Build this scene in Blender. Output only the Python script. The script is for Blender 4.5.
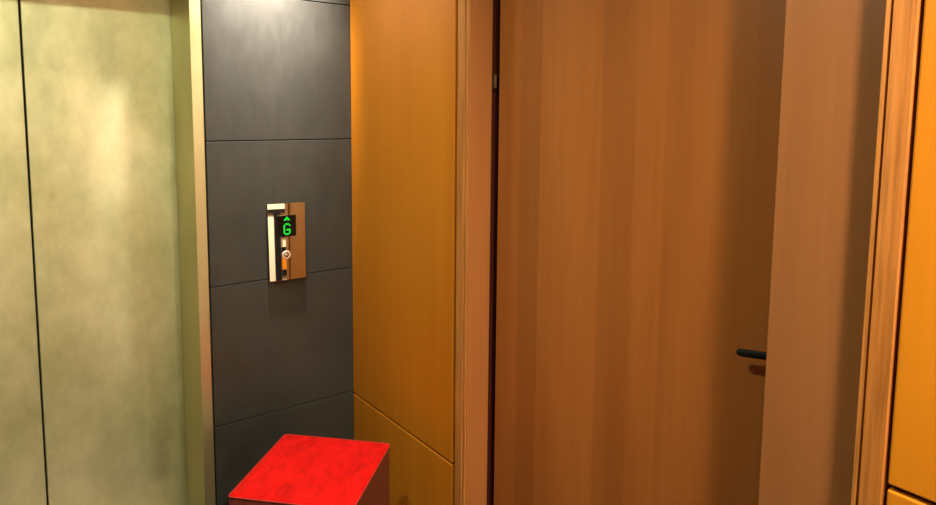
import bpy, bmesh, math
from mathutils import Vector, Matrix

S = bpy.context.scene
for o in list(bpy.data.objects):
    bpy.data.objects.remove(o)
COL = S.collection
K = 0.9                                    # metres per drawing unit: sizes below are in drawing units
H = 1.83                                   # eye height

# ------------------------------------------------------------------ camera
FPX, PY = 669.3, 180.8
PITCH, ROLL, YAW = 0.10107, 0.009074, 0.64742
fw = Vector((math.sin(YAW) * math.cos(PITCH), math.cos(YAW) * math.cos(PITCH), -math.sin(PITCH)))
rt = Vector((math.cos(YAW), -math.sin(YAW), 0))
up = rt.cross(fw)
r2 = rt * math.cos(ROLL) + up * math.sin(ROLL)
u2 = up * math.cos(ROLL) - rt * math.sin(ROLL)
cd = bpy.data.cameras.new('camera')
cam = bpy.data.objects.new('camera', cd)
COL.objects.link(cam)
cam.matrix_world = Matrix(((r2.x, u2.x, -fw.x, 0), (r2.y, u2.y, -fw.y, 0), (r2.z, u2.z, -fw.z, H * K), (0, 0, 0, 1)))
cd.sensor_fit = 'HORIZONTAL'
cd.sensor_width = 36
cd.lens = FPX / 936 * 36
cd.shift_x = 0
cd.shift_y = -(252.5 - PY) / 936
cd.clip_start = 0.02
S.camera = cam

# ------------------------------------------------------------------ world, exposure
W = bpy.data.worlds.new('world')
S.world = W
W.use_nodes = True
W.node_tree.nodes['Background'].inputs[0].default_value = (0.05, 0.05, 0.05, 1)
W.node_tree.nodes['Background'].inputs[1].default_value = 0.3
S.view_settings.view_transform = 'Standard'
S.view_settings.look = 'None'
S.view_settings.gamma = 1
S.view_settings.use_curve_mapping = False
S.view_settings.exposure = 0.0

WARM = (1.0, 0.83, 0.60)
NEUT = (1.0, 0.90, 0.76)
COOL = (0.90, 1.0, 0.70)
# ceiling lamps: x, y, watts, colour, lens radius, beam spread in degrees, point a tilted lamp is aimed at
LAMPS = [
    (0.10, 1.30, 26, COOL, 0.11, 175, None),                   # in front of the lift
    (0.97, -0.35, 72, WARM, 0.08, 150, None),                  # beside the door, behind the viewer
    (0.98, 2.35, 5, NEUT, 0.05, 110, None),                    # over the stool
    (1.02, 2.40, 16, NEUT, 0.05, 54, (1.05, 2.79, H + 0.58)),  # turned to the tiled wall
    (0.30, -1.10, 120, NEUT, 0.12, 120, (0.5, -2.6, 1.0)),      # unseen, added to brighten the wall that the lift doors reflect
]
CEIL = H + 1.15


# ------------------------------------------------------------------ materials
def srgb(r, g, b):
    def f(c):
        c /= 255
        return c / 12.92 if c <= 0.04045 else ((c + 0.055) / 1.055) ** 2.4
    return (f(r), f(g), f(b), 1)


def mat(name, base, rough=0.5, metal=0.0, spec=0.5):
    m = bpy.data.materials.new(name)
    m.use_nodes = True
    b = m.node_tree.nodes['Principled BSDF']
    b.inputs['Base Color'].default_value = base
    b.inputs['Roughness'].default_value = rough
    b.inputs['Metallic'].default_value = metal
    b.inputs['Specular IOR Level'].default_value = spec
    return m, m.node_tree, b


def noise(nt, scale, vec_scale, detail=4, rough=0.6, loc=(0, 0, 0)):
    tc = nt.nodes.new('ShaderNodeTexCoord')
    mp = nt.nodes.new('ShaderNodeMapping')
    mp.inputs['Scale'].default_value = vec_scale
    mp.inputs['Location'].default_value = loc
    n = nt.nodes.new('ShaderNodeTexNoise')
    n.inputs['Scale'].default_value = scale
    n.inputs['Detail'].default_value = detail
    n.inputs['Roughness'].default_value = rough
    nt.links.new(tc.outputs['Object'], mp.inputs['Vector'])
    nt.links.new(mp.outputs[0], n.inputs['Vector'])
    return n.outputs['Fac']


def ramp(nt, fac, stops):
    r = nt.nodes.new('ShaderNodeValToRGB')
    e = r.color_ramp.elements
    while len(e) < len(stops):
        e.new(0.5)
    for el, (p, c) in zip(e, stops):
        el.position = p
        el.color = c
    nt.links.new(fac, r.inputs[0])
    return r.outputs[0]


def mul(nt, a, b, fac=1.0):
    mx = nt.nodes.new('ShaderNodeMix')
    mx.data_type = 'RGBA'
    mx.blend_type = 'MULTIPLY'
    mx.inputs[0].default_value = fac
    nt.links.new(a, mx.inputs[6])
    nt.links.new(b, mx.inputs[7])
    return mx.outputs[2]


def grey(v):
    return (v, v, v, 1)


def bump(nt, b, fac, strength, dist=0.002):
    bn = nt.nodes.new('ShaderNodeBump')
    bn.inputs['Strength'].default_value = strength
    bn.inputs['Distance'].default_value = dist
    nt.links.new(fac, bn.inputs['Height'])
    nt.links.new(bn.outputs[0], b.inputs['Normal'])


def wood(name, dark, light, rough=0.38, grain=1.0, bands=0.0, fleck=0.12, spec=0.4):
    """veneer with upright grain; bands = strength of the joined veneer leaves"""
    m, nt, b = mat(name, light, rough, 0, spec)
    soft = noise(nt, 6 * grain, (1, 1, 0.10), 3, 0.5)
    c = ramp(nt, soft, [(0.3, dark), (0.7, light)])
    fine = noise(nt, 60 * grain, (1, 1, 0.035), 4, 0.65, (3, 7, 1))
    c = mul(nt, c, ramp(nt, fine, [(0.3, grey(1 - fleck)), (0.6, grey(1))]))
    if bands:
        tc = nt.nodes.new('ShaderNodeTexCoord')
        sp = nt.nodes.new('ShaderNodeSeparateXYZ')
        nt.links.new(tc.outputs['Object'], sp.inputs[0])
        w1 = nt.nodes.new('ShaderNodeTexNoise')
        w1.noise_dimensions = '1D'
        w1.inputs['Scale'].default_value = 9
        w1.inputs['Detail'].default_value = 0
        nt.links.new(sp.outputs['Y'], w1.inputs['W'])
        k = nt.nodes.new('ShaderNodeMath')
        k.operation = 'MULTIPLY_ADD'
        k.inputs[1].default_value = 0.55
        nt.links.new(w1.outputs['Fac'], k.inputs[0])
        k2 = nt.nodes.new('ShaderNodeMath')
        k2.operation = 'MULTIPLY_ADD'
        k2.inputs[1].default_value = 9.0
        nt.links.new(sp.outputs['Y'], k2.inputs[0])
        nt.links.new(k.outputs[0], k2.inputs[2])
        fl = nt.nodes.new('ShaderNodeMath')
        fl.operation = 'FLOOR'
        nt.links.new(k2.outputs[0], fl.inputs[0])
        wn = nt.nodes.new('ShaderNodeTexWhiteNoise')
        wn.noise_dimensions = '1D'
        nt.links.new(fl.outputs[0], wn.inputs['W'])
        c = mul(nt, c, ramp(nt, wn.outputs['Value'], [(0, grey(1 - bands)), (1, grey(1))]))
    nt.links.new(c, b.inputs['Base Color'])
    bump(nt, b, fine, 0.06, 0.001)
    return m


M = {}
M['panel'] = wood('orange_veneer', srgb(192, 112, 14), srgb(206, 128, 24), 0.42, 0.8, 0, 0.05)
M['frame'] = wood('brown_frame_wood', srgb(136, 84, 44), srgb(150, 95, 54), 0.40, 1.0, 0, 0.07)
M['casing'] = wood('oak_casing_wood', srgb(182, 112, 48), srgb(210, 139, 72), 0.42, 2.2, 0, 0.42)
M['frame_lit'] = wood('lit_frame_wood', srgb(166, 102, 52), srgb(182, 116, 64), 0.40, 1.0, 0, 0.07)  # frame wood again, lighter: light on the far post put into the colour
M['door'] = wood('door_veneer', srgb(158, 88, 36), srgb(174, 102, 46), 0.40, 0.9, 0.21, 0.09)
M['stoolwood'] = wood('stool_side_wood', srgb(100, 46, 38), srgb(118, 57, 47), 0.35, 1.0, 0, 0.2)

m, nt, b = mat('slate_tile', srgb(92, 88, 82), 0.36, 0, 0.5)
n1 = noise(nt, 2.2, (1, 1, 1), 6, 0.6)
c = ramp(nt, n1, [(0.3, srgb(50, 50, 47)), (0.7, srgb(64, 63, 60))])
n2 = noise(nt, 14, (2.2, 1, 0.8), 5, 0.7)
c = mul(nt, c, ramp(nt, n2, [(0.3, grey(0.9)), (0.7, grey(1))]))
nt.links.new(c, b.inputs['Base Color'])
rr = ramp(nt, n2, [(0.3, grey(0.36)), (0.7, grey(0.5))])
nt.links.new(rr, b.inputs['Roughness'])
M['tile'] = m
M['grout'] = mat('dark_joint', srgb(30, 27, 24), 0.9)[0]

m, nt, b = mat('brushed_brass_steel', srgb(208, 200, 150), 0.38, 1.0)
n1 = noise(nt, 3.0, (1, 1, 0.7), 6, 0.65)
c = ramp(nt, n1, [(0.3, srgb(190, 194, 146)), (0.68, srgb(240, 240, 206))])
nt.links.new(c, b.inputs['Base Color'])
n2 = noise(nt, 5, (1.6, 1.6, 0.6), 5, 0.7, (4, 2, 9))
rr = ramp(nt, n2, [(0.3, grey(0.46)), (0.7, grey(0.66))])
nt.links.new(rr, b.inputs['Roughness'])
fine = noise(nt, 30, (12, 12, 0.3), 3, 0.6)
bump(nt, b, fine, 0.03, 0.001)
M['liftsteel'] = m
m, nt, b = mat('jamb_steel', srgb(216, 208, 162), 0.4, 1.0)
n2 = noise(nt, 4, (1.6, 1.6, 0.8), 5, 0.7, (1, 2, 9))
nt.links.new(ramp(nt, n2, [(0.3, grey(0.40)), (0.7, grey(0.54))]), b.inputs['Roughness'])
M['jamb'] = m
M['mirror'] = mat('polished_steel', srgb(226, 220, 208), 0.012, 1.0)[0]
M['edge'] = mat('dull_steel_edge', srgb(110, 100, 88), 0.35, 1.0)[0]
M['black'] = mat('black_glass', srgb(8, 10, 8), 0.15, 0, 0.5)[0]
M['handle'] = mat('black_lever_metal', srgb(12, 10, 10), 0.6, 0.0, 0.2)[0]
M['gap_brown'] = mat('dark_brown_gap', srgb(62, 18, 8), 0.7, 0, 0.2)[0]  # dark brown for gaps; beside the door leaf it stands in for shade
M['hinge'] = mat('bronze_hinge', srgb(96, 72, 46), 0.45, 0.8)[0]
M['button'] = mat('button_cap', srgb(232, 205, 190), 0.3, 0.3)[0]
M['dark'] = mat('dark_void', srgb(14, 12, 10), 0.9)[0]
M['floor'] = None

m, nt, b = mat('red_velvet', srgb(235, 14, 8), 0.85, 0, 0.2)
n1 = noise(nt, 11, (1, 1.8, 1), 6, 0.75)
n2 = noise(nt, 26, (0.8, 2.2, 1), 4, 0.7, (2, 5, 1))
c = ramp(nt, n1, [(0.34, srgb(178, 3, 2)), (0.5, srgb(208, 6, 3)), (0.70, srgb(220, 16, 8))])
c = mul(nt, c, ramp(nt, n2, [(0.28, grey(0.66)), (0.42, grey(1))]))
nt.links.new(c, b.inputs['Base Color'])
b.inputs['Sheen Weight'].default_value = 0.25
b.inputs['Sheen Roughness'].default_value = 0.4
b.inputs['Sheen Tint'].default_value = srgb(255, 90, 60)
bump(nt, b, n1, 0.25, 0.004)
M['velvet'] = m
M['piping'] = mat('pale_red_piping', srgb(176, 58, 50), 0.8, 0, 0.3)[0]  # paler and pinker than the velvet

m, nt, b = mat('brown_floor_stone', srgb(70, 58, 48), 0.3, 0, 0.5)
c = ramp(nt, noise(nt, 5, (1, 1, 1), 6, 0.6), [(0.3, srgb(44, 38, 34)), (0.7, srgb(62, 54, 47))])
nt.links.new(c, b.inputs['Base Color'])
M['floor'] = m
M['plaster'] = mat('cream_plaster', srgb(214, 206, 184), 0.8)[0]
M['ceiling'] = mat('white_ceiling_paint', srgb(228, 222, 208), 0.9)[0]


def emission(name, col, strength):
    m = bpy.data.materials.new(name)
    m.use_nodes = True
    nt = m.node_tree
    nt.nodes.remove(nt.nodes['Principled BSDF'])
    e = nt.nodes.new('ShaderNodeEmission')
    e.inputs[0].default_value = col
    e.inputs[1].default_value = strength
    nt.links.new(e.outputs[0], nt.nodes['Material Output'].inputs[0])
    return m


M['led'] = emission('green_led', (0.02, 1.0, 0.06, 1), 1.0)
M['lens_warm'] = emission('warm_lamp_lens', (*WARM, 1), 14)
M['lens_cool'] = emission('cool_lamp_lens', (*COOL, 1), 14)


# ------------------------------------------------------------------ mesh helpers
def box(bm, x0, x1, y0, y1, z0, z1):
    vs = [bm.verts.new(p) for p in ((x0, y0, z0), (x1, y0, z0), (x1, y1, z0), (x0, y1, z0),
                                    (x0, y0, z1), (x1, y0, z1), (x1, y1, z1), (x0, y1, z1))]
    for f in ((3, 2, 1, 0), (4, 5, 6, 7), (0, 1, 5, 4), (1, 2, 6, 5), (2, 3, 7, 6), (3, 0, 4, 7)):
        bm.faces.new([vs[i] for i in f])


def lathe(bm, prof, seg=24, axis='Z', origin=(0, 0, 0)):
    """prof: (radius, height) pairs from bottom to top, closed at both ends"""
    o = Vector(origin)
    rings = []
    for r, h in prof:
        ring = []
        for i in range(seg):
            a = 2 * math.pi * i / seg
            p = Vector((r * math.cos(a), r * math.sin(a), h))
            if axis == 'Y-':
                p = Vector((p.x, -p.z, p.y))
            elif axis == 'X-':
                p = Vector((-p.z, -p.x, p.y))
            ring.append(bm.verts.new(o + p))
        rings.append(ring)
    for a, b in zip(rings, rings[1:]):
        for i in range(seg):
            bm.faces.new((a[i], a[(i + 1) % seg], b[(i + 1) % seg], b[i]))
    bm.faces.new(rings[0][::-1])
    bm.faces.new(rings[-1])


def obj(name, bm, m, parent=None, bevel=0.0, smooth=False, seg=2):
    bmesh.ops.recalc_face_normals(bm, faces=bm.faces[:])
    bmesh.ops.scale(bm, vec=(K, K, K), verts=bm.verts[:])
    me = bpy.data.meshes.new(name)
    bm.to_mesh(me)
    bm.free()
    o = bpy.data.objects.new(name, me)
    COL.objects.link(o)
    for mm in (m if isinstance(m, (list, tuple)) else [m]):
        me.materials.append(mm)
    if smooth:
        for p in me.polygons:
            p.use_smooth = True
    if bevel:
        md = o.modifiers.new('bevel', 'BEVEL')
        md.width = bevel * K
        md.segments = seg
        md.limit_method = 'ANGLE'
        md.angle_limit = math.radians(40)
    if parent:
        o.parent = parent
    return o


def boxo(name, dims, m, parent=None, bevel=0.0):
    bm = bmesh.new()
    box(bm, *dims)
    return obj(name, bm, m, parent, bevel)


def empty(name, loc=(0, 0, 0), rz=0):
    o = bpy.data.objects.new(name, None)
    COL.objects.link(o)
    o.location = Vector(loc) * K
    o.rotation_euler = (0, 0, rz)
    o.empty_display_size = 0.1
    return o


def tag(o, label=None, cat=None, kind=None, group=None):
    if label:
        o['label'] = label
    if cat:
        o['category'] = cat
    if kind:
        o['kind'] = kind
    if group:
        o['group'] = group
    return o


# ------------------------------------------------------------------ setting
XW, YG = 1.431, 2.79                       # faces of the timber wall and of the tiled wall
XL, YB = -2.3, -2.6                        # the far sides of the lobby
JX0, JX1 = -0.388, 0.734                   # lift opening
FX0, FX1 = -0.431, 0.777                   # outer edges of its steel frame
LIFT_TOP = H + 0.52
LIFT_Y = 3.075
FTOP = H + 0.565                               # top of the frame

tag(boxo('floor', (XL - 0.1, 1.8, YB - 0.1, 3.3, -0.1, 0), M['floor']), 'dark brown stone lobby floor', None, 'structure')
tag(boxo('ceiling', (XL - 0.1, 1.8, YB - 0.1, 3.3, CEIL, CEIL + 0.1), M['ceiling']), 'white painted ceiling', None, 'structure')
tag(boxo('wall_left', (XL - 0.1, XL, YB - 0.1, 3.3, 0, CEIL), M['tile']), 'dark slate wall on the far side of the lobby', None, 'structure')
tag(boxo('wall_front', (XL, 1.8, YB - 0.1, YB, 0, CEIL), M['plaster']), 'cream plaster wall behind the viewer', None, 'structure')

# tiled wall: dark backing with the tiles standing on it, joints left open
wb = tag(empty('wall_back', (0, 0, 0)), 'dark slate tiled wall beside the lift', None, 'structure')
bm = bmesh.new()
box(bm, XL, FX0, YG + 0.012, YG + 0.12, 0, CEIL)
box(bm, FX1, XW + 0.06, YG + 0.012, YG + 0.12, 0, CEIL)
box(bm, FX0, FX1, YG + 0.012, YG + 0.12, FTOP, CEIL)
obj('tile_backing', bm, M['grout'], wb)
bm = bmesh.new()
joints = [0.0] + [H + 0.478 - 0.602 * k for k in (3, 2, 1, 0)] + [H + 0.478 + 0.602, CEIL]
for x0, x1 in ((FX1 + 0.008, XW + 0.02), (FX0 - 0.004 - 0.6, FX0 - 0.004), (FX0 - 1.21, FX0 - 0.608), (XL, FX0 - 1.214)):
    for z0, z1 in zip(joints, joints[1:]):
        box(bm, min(x0, x1), max(x0, x1), YG, YG + 0.0125, z0 + (0.002 if z0 else 0), z1 - 0.002)
box(bm, FX0, FX1, YG, YG + 0.0125, FTOP + 0.004, CEIL)
obj('wall_tile', bm, M['tile'], wb, 0.0015)

# timber wall with panels that break at their own joints
wr = tag(empty('wall_right'), 'orange timber panelled wall around the brown door', None, 'structure')
DY0, DY1 = 0.498, 1.972                    # door opening in the panelling
DTOP = H + 0.78
bm = bmesh.new()
box(bm, XW + 0.02, XW + 0.20, YB, DY0 - 0.0, 0, CEIL)
box(bm, XW + 0.02, XW + 0.20, DY1, YG, 0, CEIL)
box(bm, XW + 0.02, XW + 0.20, DY0, DY1, DTOP, CEIL)
obj('panel_backing', bm, M['gap_brown'], wr)
J = 0.0035
zl, zr = H - 1.339, H - 0.732


def panel(y0, y1, zs, J=J):
    for z0, z1 in zip(zs, zs[1:]):
        boxo('wall_panel', (XW, XW + 0.021, y0, y1, z0 + J, z1 - J), M['panel'], wr, 0.004)


panel(DY1 + 0.004, YG - 0.001, (0.0, zl, CEIL))
panel(-0.70, DY0 + 0.004, (0.0, zr, CEIL), 0.0055)
panel(-1.64, -0.706, (0.0, zr, CEIL), 0.0055)
panel(YB + 0.01, -1.646, (0.0, zr, CEIL), 0.0055)
panel(DY0 - 0.005, DY1 + 0.001, (DTOP + 0.005, CEIL))

# ------------------------------------------------------------------ lift doorway
lift = tag(empty('door_1', (0.173, YG, 0)), 'pale brassy steel lift doors in a steel frame', None, 'structure')
ox, oy = 0.173, YG


def lb(name, d, m, bev=0.0):
    return boxo(name, (d[0] - ox, d[1] - ox, d[2] - oy, d[3] - oy, d[4], d[5]), m, lift, bev)


SEAM = 0.199
lb('door_panel', (SEAM + 0.0035, JX1 + 0.02, LIFT_Y, LIFT_Y + 0.03, 0.012, LIFT_TOP + 0.03), M['liftsteel'], 0.002)
lb('door_panel', (JX0 - 0.02, SEAM - 0.0035, LIFT_Y, LIFT_Y + 0.03, 0.012, LIFT_TOP + 0.03), M['liftsteel'], 0.002)
lb('shaft_backing', (JX0 - 0.05, JX1 + 0.05, LIFT_Y + 0.034, LIFT_Y + 0.06, 0, LIFT_TOP + 0.06), M['dark'])
lb('jamb', (JX1, FX1, YG - 0.006, LIFT_Y - 0.006, 0.0, FTOP), M['jamb'], 0.002)
lb('jamb', (FX0, JX0, YG - 0.006, LIFT_Y - 0.006, 0.0, FTOP), M['jamb'], 0.002)
lb('header', (JX0, JX1, YG - 0.006, LIFT_Y - 0.006, LIFT_TOP, FTOP), M['jamb'], 0.002)
lb('sill', (JX0, JX1, YG, LIFT_Y + 0.03, 0.0, 0.008), M['edge'])

# ------------------------------------------------------------------ timber door
door = tag(empty('door_2', (XW, 1.23, 0)), 'tall brown veneered door in a recessed wooden frame', None, 'structure')
XF = XW + 0.030                            # face of the recessed frame
XD = XW + 0.114                            # face of the door leaf, set deep in the frame
FY = 1.895                                 # far side of the opening
FR0, FR1 = 0.515, 0.780                    # near post, set forward of the leaf


def db(name, d, m, bev=0.0, par=None):
    return boxo(name, (d[0] - XW, d[1] - XW, d[2] - 1.23, d[3] - 1.23, d[4], d[5]), m, par or door, bev)


leaf = db('door_leaf', (XD, XD + 0.045, FR1 - 0.06, 1.863, 0.006, DTOP - 0.05), M['door'], 0.002)
db('frame_post', (XW + 0.006, XD - 0.007, FY, 1.97, 0, DTOP - 0.01), M['frame_lit'], 0.0015)
db('frame_post', (XF, XF + 0.05, FR0, FR1, 0, DTOP - 0.01), M['frame'], 0.0015)
db('frame_head', (XF, XD - 0.007, FR1, FY, DTOP - 0.07, DTOP - 0.01), M['frame'], 0.0015)
db('gap_shade', (XD - 0.007, XD + 0.07, FY - 0.001, FY + 0.02, 0, DTOP - 0.07), M['gap_brown'])  # dark strip painted in as the shade of the hinge-side gap
db('door_stop', (XD + 0.05, XD + 0.07, 0.70, FY - 0.001, 0, DTOP - 0.07), M['gap_brown'])


def casing(y_in, y_out):
    """moulded upright: thin lip, groove, wide face, then a shadow gap to the panel"""
    s = 1 if y_out > y_in else -1
    prof = [(0.0, 0.002), (0.002, 0.0), (0.010, 0.0), (0.0115, 0.006), (0.0145, 0.006),
            (0.016, -0.003), (0.056, -0.003), (0.058, 0.0), (0.058, 0.0245), (0.0, 0.0245)]
    bm = bmesh.new()
    lo = [bm.verts.new((x, y_in + s * a - 1.23, 0)) for a, x in prof]
    hi = [bm.verts.new((x, y_in + s * a - 1.23, DTOP - 0.005)) for a, x in prof]
    n = len(prof)
    for i in range(n):
        bm.faces.new((lo[i], lo[(i + 1) % n], hi[(i + 1) % n], hi[i]))
    bm.faces.new(lo)
    bm.faces.new(hi[::-1])
    return obj('casing', bm, M['casing'], door)


casing(1.899, 1.962)
casing(0.567, 0.507)
db('casing_head', (XW - 0.003, XF + 0.004, 0.50, 1.97, DTOP - 0.06, DTOP + 0.002), M['casing'], 0.002)
# lever handle, hinged side is the far one
lv = empty('lever_handle', (XD - XW, 0.762 - 1.23, H - 0.565))
lv.parent = door
lv.rotation_euler = (math.radians(-9), 0, 0)
bm = bmesh.new()
rings = []
LV = [(-0.012, 0.0085), (0.0, 0.0100), (0.03, 0.0100), (0.07, 0.0100), (0.108, 0.0100), (0.113, 0.0088), (0.1165, 0.006), (0.118, 0.002)]
for yy, rz_ in LV:
    ring = []
    for k in range(16):
        a = 2 * math.pi * k / 16
        ring.append(bm.verts.new((-0.040 + 0.0060 * math.cos(a), yy, rz_ * math.sin(a))))
    rings.append(ring)
for a, b_ in zip(rings, rings[1:]):
    for k in range(16):
        bm.faces.new((a[k], a[(k + 1) % 16], b_[(k + 1) % 16], b_[k]))
bm.faces.new(rings[0])
bm.faces.new(rings[-1][::-1])
obj('lever', bm, M['handle'], lv, 0, True)
bm = bmesh.new()
lathe(bm, [(0.024, 0), (0.024, 0.006), (0.022, 0.008), (0.010, 0.008), (0.009, 0.038)], 28, 'X-')
obj('rosette', bm, M['handle'], lv)
for zz in (0.22, H + 0.088):
    h_ = empty('hinge', (XD - XW - 0.004, FY - 0.014 - 1.23, zz))
    h_.parent = door
    bm = bmesh.new()
    lathe(bm, [(0.004, 0), (0.007, 0.003), (0.007, 0.047), (0.004, 0.050)], 16)
    obj('knuckle', bm, M['hinge'], h_)
    boxo('plate', (-0.006, 0.010, 0.004, 0.0125, -0.004, 0.054), M['hinge'], h_)

# ------------------------------------------------------------------ made-up door behind the viewer, added for the polished plate to reflect
refl_door = tag(empty('reflection_door', (1.0, YB, 0)), 'black framed door shape added behind the viewer for the call panel to reflect', None, 'structure')
for d in ((0.022, 0.096, 0.0, 0.04, 0.0, 1.02), (-0.50, -0.44, 0.0, 0.04, 0.0, 1.95), (0.36, 0.42, 0.0, 0.04, 0.0, 1.95)):
    boxo('stile', d, M['handle'], refl_door)
for d in ((0.100, 0.36, 0.0, 0.04, 0.74, 0.79), (0.100, 0.36, 0.0, 0.04, 0.55, 0.60), (0.100, 0.36, 0.0, 0.04, 0.26, 0.33),
          (-0.44, 0.36, 0.0, 0.04, 1.02, 1.06), (-0.44, 0.36, 0.0, 0.04, 0.0, 0.10), (-0.44, 0.36, 0.0, 0.04, 1.89, 1.95)):
    boxo('rail', d, M['handle'], refl_door)
boxo('lower_panel', (0.100, 0.36, 0.0, 0.02, 0.33, 0.55), M['panel'], refl_door)

# ------------------------------------------------------------------ call panel
PX, PZ = 1.105, H - 0.563                  # centre of the plate
cp = tag(empty('lift_call_panel', (PX, YG, PZ)), 'polished steel lift call panel with green display on the dark tiled wall', 'call panel')
PW, PH, PT = 0.081, 0.168, 0.036
bm = bmesh.new()
box(bm, -PW + 0.004, PW - 0.004, -0.008, 0, -PH + 0.004, PH - 0.004)
obj('back_box', bm, M['dark'], cp)
# faceplate: flat right part, left part very slightly turned
SPL = -0.008
boxo('faceplate', (SPL, PW, -PT, -PT + 0.006, -PH, PH), M['mirror'], cp, 0.0012)
bm = bmesh.new()
vs = [(-PW, -PT + 0.0135), (SPL, -PT), (SPL, -PT + 0.006), (-PW, -PT + 0.0195)]
lo = [bm.verts.new((x, y - 0.0065, -PH)) for x, y in vs]
hi = [bm.verts.new((x, y + 0.0065, PH)) for x, y in vs]
for i in range(4):
    bm.faces.new((lo[i], lo[(i + 1) % 4], hi[(i + 1) % 4], hi[i]))
bm.faces.new(lo)
bm.faces.new(hi[::-1])
obj('angled_faceplate', bm, M['mirror'], cp, 0.0012)
disp = boxo('display', (-0.046, 0.038, -PT - 0.003, -PT + 0.004, 0.023, 0.116), M['black'], cp, 0.001)
# dot matrix: an up arrow over the letter G
G = ['01110', '10001', '10000', '10000', '10111', '10001', '10001', '01110']
bm = bmesh.new()
p = 0.0062
for r, row in enumerate(G):
    for cc, ch in enumerate(row):
        if ch == '1':
            x, z = (cc - 2) * p * 1.0 - 0.004, 0.078 - r * p
            box(bm, x - p * .47, x + p * .47, -PT - 0.0042, -PT - 0.002, z - p * .47, z + p * .47)
obj('floor_letter', bm, M['led'], disp)
bm = bmesh.new()
ARW = ['0001000', '0011100', '0110110']
for r, row in enumerate(ARW):
    for cc, ch in enumerate(row):
        if ch == '1':
            x, z = (cc - 3) * 0.0052 - 0.004, 0.108 - r * 0.0055
            box(bm, x - .0025, x + .0025, -PT - 0.0042, -PT - 0.002, z - .0026, z + .0026)
obj('up_arrow', bm, M['led'], disp)
bt = empty('call_button', (-0.008, -PT, -0.057))
bt.parent = cp
bm = bmesh.new()
lathe(bm, [(0.019, -0.004), (0.019, 0.003), (0.017, 0.006), (0.013, 0.006), (0.012, 0.003)], 28, 'Y-')
obj('ring', bm, M['button'], bt, 0, True)
bm = bmesh.new()
lathe(bm, [(0.012, 0.0), (0.012, 0.005), (0.009, 0.0075), (0.003, 0.0085)], 24, 'Y-')
obj('cap', bm, M['mirror'], bt, 0, True)

# ------------------------------------------------------------------ stool
D = 1.30
ST = H - D + 0.006
SW, SL = 0.200 * D / 1.15, 0.196 * D / 1.15                      # half sides
scx, scy = 0.857 * D / 1.15, 1.941 * D / 1.15
stool = tag(empty('square_stool', (scx, scy, 0), math.radians(43.5)), 'square stool with red velvet top standing in the corner by the tiled wall', 'stool')
CT = 0.012


bm = bmesh.new()
N = 28
rows = []
for j in range(N + 1):
    row = []
    for i in range(N + 1):
        u, v = i / N * 2 - 1, j / N * 2 - 1
        x, y = u * SW, v * SL
        d = min(1 - abs(u), 1 - abs(v))
        edge = max(0.0, 1 - d / 0.06)
        z = ST - 0.006 * edge ** 2 + 0.003 * (1 - u * u) * (1 - v * v) + 0.0012 * math.sin(5 * u + 3 * v) * math.sin(7 * v - 2 * u)
        # round the four corners in plan
        r = 0.012
        ax, ay = abs(x) - (SW - r), abs(y) - (SL - r)
        if ax > 0 and ay > 0:
            q = math.hypot(ax, ay)
            if q > 0:
                k = max(ax, ay) / q
                ax *= k
                ay *= k
                x = math.copysign(SW - r + ax, x)
                y = math.copysign(SL - r + ay, y)
        row.append(bm.verts.new((x, y, z)))
    rows.append(row)
for j in range(N):
    for i in range(N):
        bm.faces.new((rows[j][i], rows[j][i + 1], rows[j + 1][i + 1], rows[j + 1][i]))
loop = [rows[0][i] for i in range(N + 1)] + [rows[j][N] for j in range(1, N + 1)] + \
       [rows[N][i] for i in range(N - 1, -1, -1)] + [rows[j][0] for j in range(N - 1, 0, -1)]
low = [bm.verts.new((v.co.x, v.co.y, ST - 0.010)) for v in loop]
L = len(loop)
for i in range(L):
    bm.faces.new((loop[i], low[i], low[(i + 1) % L], loop[(i + 1) % L]))
bm.faces.new(low)
cush_outline = [(v.co.x, v.co.y) for v in loop]
cushion = obj('cushion_top', bm, M['velvet'], stool, 0, True)
bm = bmesh.new()
k = 6
rings = []
for i in range(L):
    x, y = cush_outline[i]
    nrm = Vector((x, y, 0)).normalized()
    ring = []
    for a in range(k):
        t = 2 * math.pi * a / k
        ring.append(bm.verts.new(Vector((x, y, ST - 0.0075)) + nrm * 0.0018 * math.cos(t) + Vector((0, 0, 0.0022 * math.sin(t)))))
    rings.append(ring)
for i in range(L):
    for a in range(k):
        A, B = rings[i], rings[(i + 1) % L]
        bm.faces.new((A[a], A[(a + 1) % k], B[(a + 1) % k], B[a]))
obj('piping', bm, M['piping'], cushion, 0, True)
bw, bl = SW - 0.004, SL - 0.004
boxo('side_panel', (-bw, bw, -bl, -bl + 0.016, 0.03, ST - 0.010), M['stoolwood'], stool, 0.002)
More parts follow.
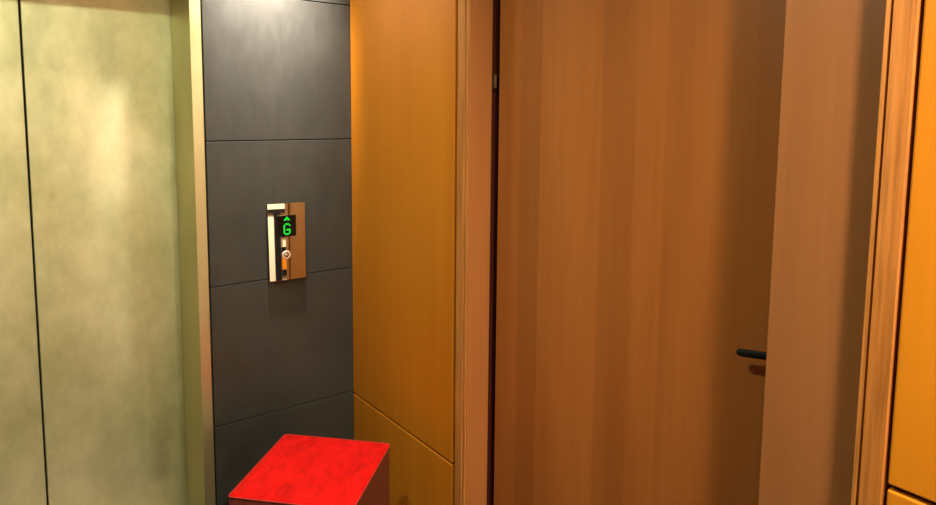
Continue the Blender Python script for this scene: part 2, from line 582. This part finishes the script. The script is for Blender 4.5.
boxo('side_panel', (-bw, bw, bl - 0.016, bl, 0.03, ST - 0.010), M['stoolwood'], stool, 0.002)
boxo('side_panel', (-bw, -bw + 0.016, -bl + 0.016, bl - 0.016, 0.03, ST - 0.010), M['stoolwood'], stool, 0.002)
boxo('side_panel', (bw - 0.016, bw, -bl + 0.016, bl - 0.016, 0.03, ST - 0.010), M['stoolwood'], stool, 0.002)
for sx in (-1, 1):
    for sy in (-1, 1):
        bm = bmesh.new()
        lathe(bm, [(0.014, 0), (0.016, 0.004), (0.018, 0.03)], 16, 'Z', (sx * (bw - 0.035), sy * (bl - 0.035), 0))
        obj('foot', bm, M['handle'], stool)

# ------------------------------------------------------------------ ceiling lamps
for x, y, w, colr, rad, spread, aim in LAMPS:
    t = tag(empty('ceiling_downlight', (x, y, CEIL)), 'round recessed downlight in the white ceiling', 'ceiling light', None, 'downlights in the lobby ceiling')
    bm = bmesh.new()
    seg = 32
    pr = [(rad + 0.022, 0.0), (rad + 0.020, -0.008), (rad + 0.004, -0.010), (rad, -0.004), (rad, 0.0)]
    rs = [[bm.verts.new((r * math.cos(2 * math.pi * i / seg), r * math.sin(2 * math.pi * i / seg), h)) for i in range(seg)] for r, h in pr]
    for a, b_ in zip(rs, rs[1:]):
        for i in range(seg):
            bm.faces.new((a[i], a[(i + 1) % seg], b_[(i + 1) % seg], b_[i]))
    obj('trim_ring', bm, M['ceiling'], t)
    bm = bmesh.new()
    lathe(bm, [(rad - 0.001, -0.005), (rad - 0.001, -0.001)], 32)
    obj('lens', bm, M['lens_cool'] if colr is COOL else M['lens_warm'], t)
    ld = bpy.data.lights.new('downlight_lamp', 'AREA')
    ld.shape = 'DISK'
    ld.size = rad * 2 * K
    ld.energy = w
    ld.color = colr
    ld.spread = math.radians(spread)
    lo_ = bpy.data.objects.new('downlight_lamp', ld)
    COL.objects.link(lo_)
    lo_.parent = t
    if aim:
        lo_.rotation_euler = (Vector(aim) - Vector((x, y, CEIL))).to_track_quat('-Z', 'Y').to_euler()
    lo_.location = (0, 0, (-0.03 if aim else -0.014) * K)
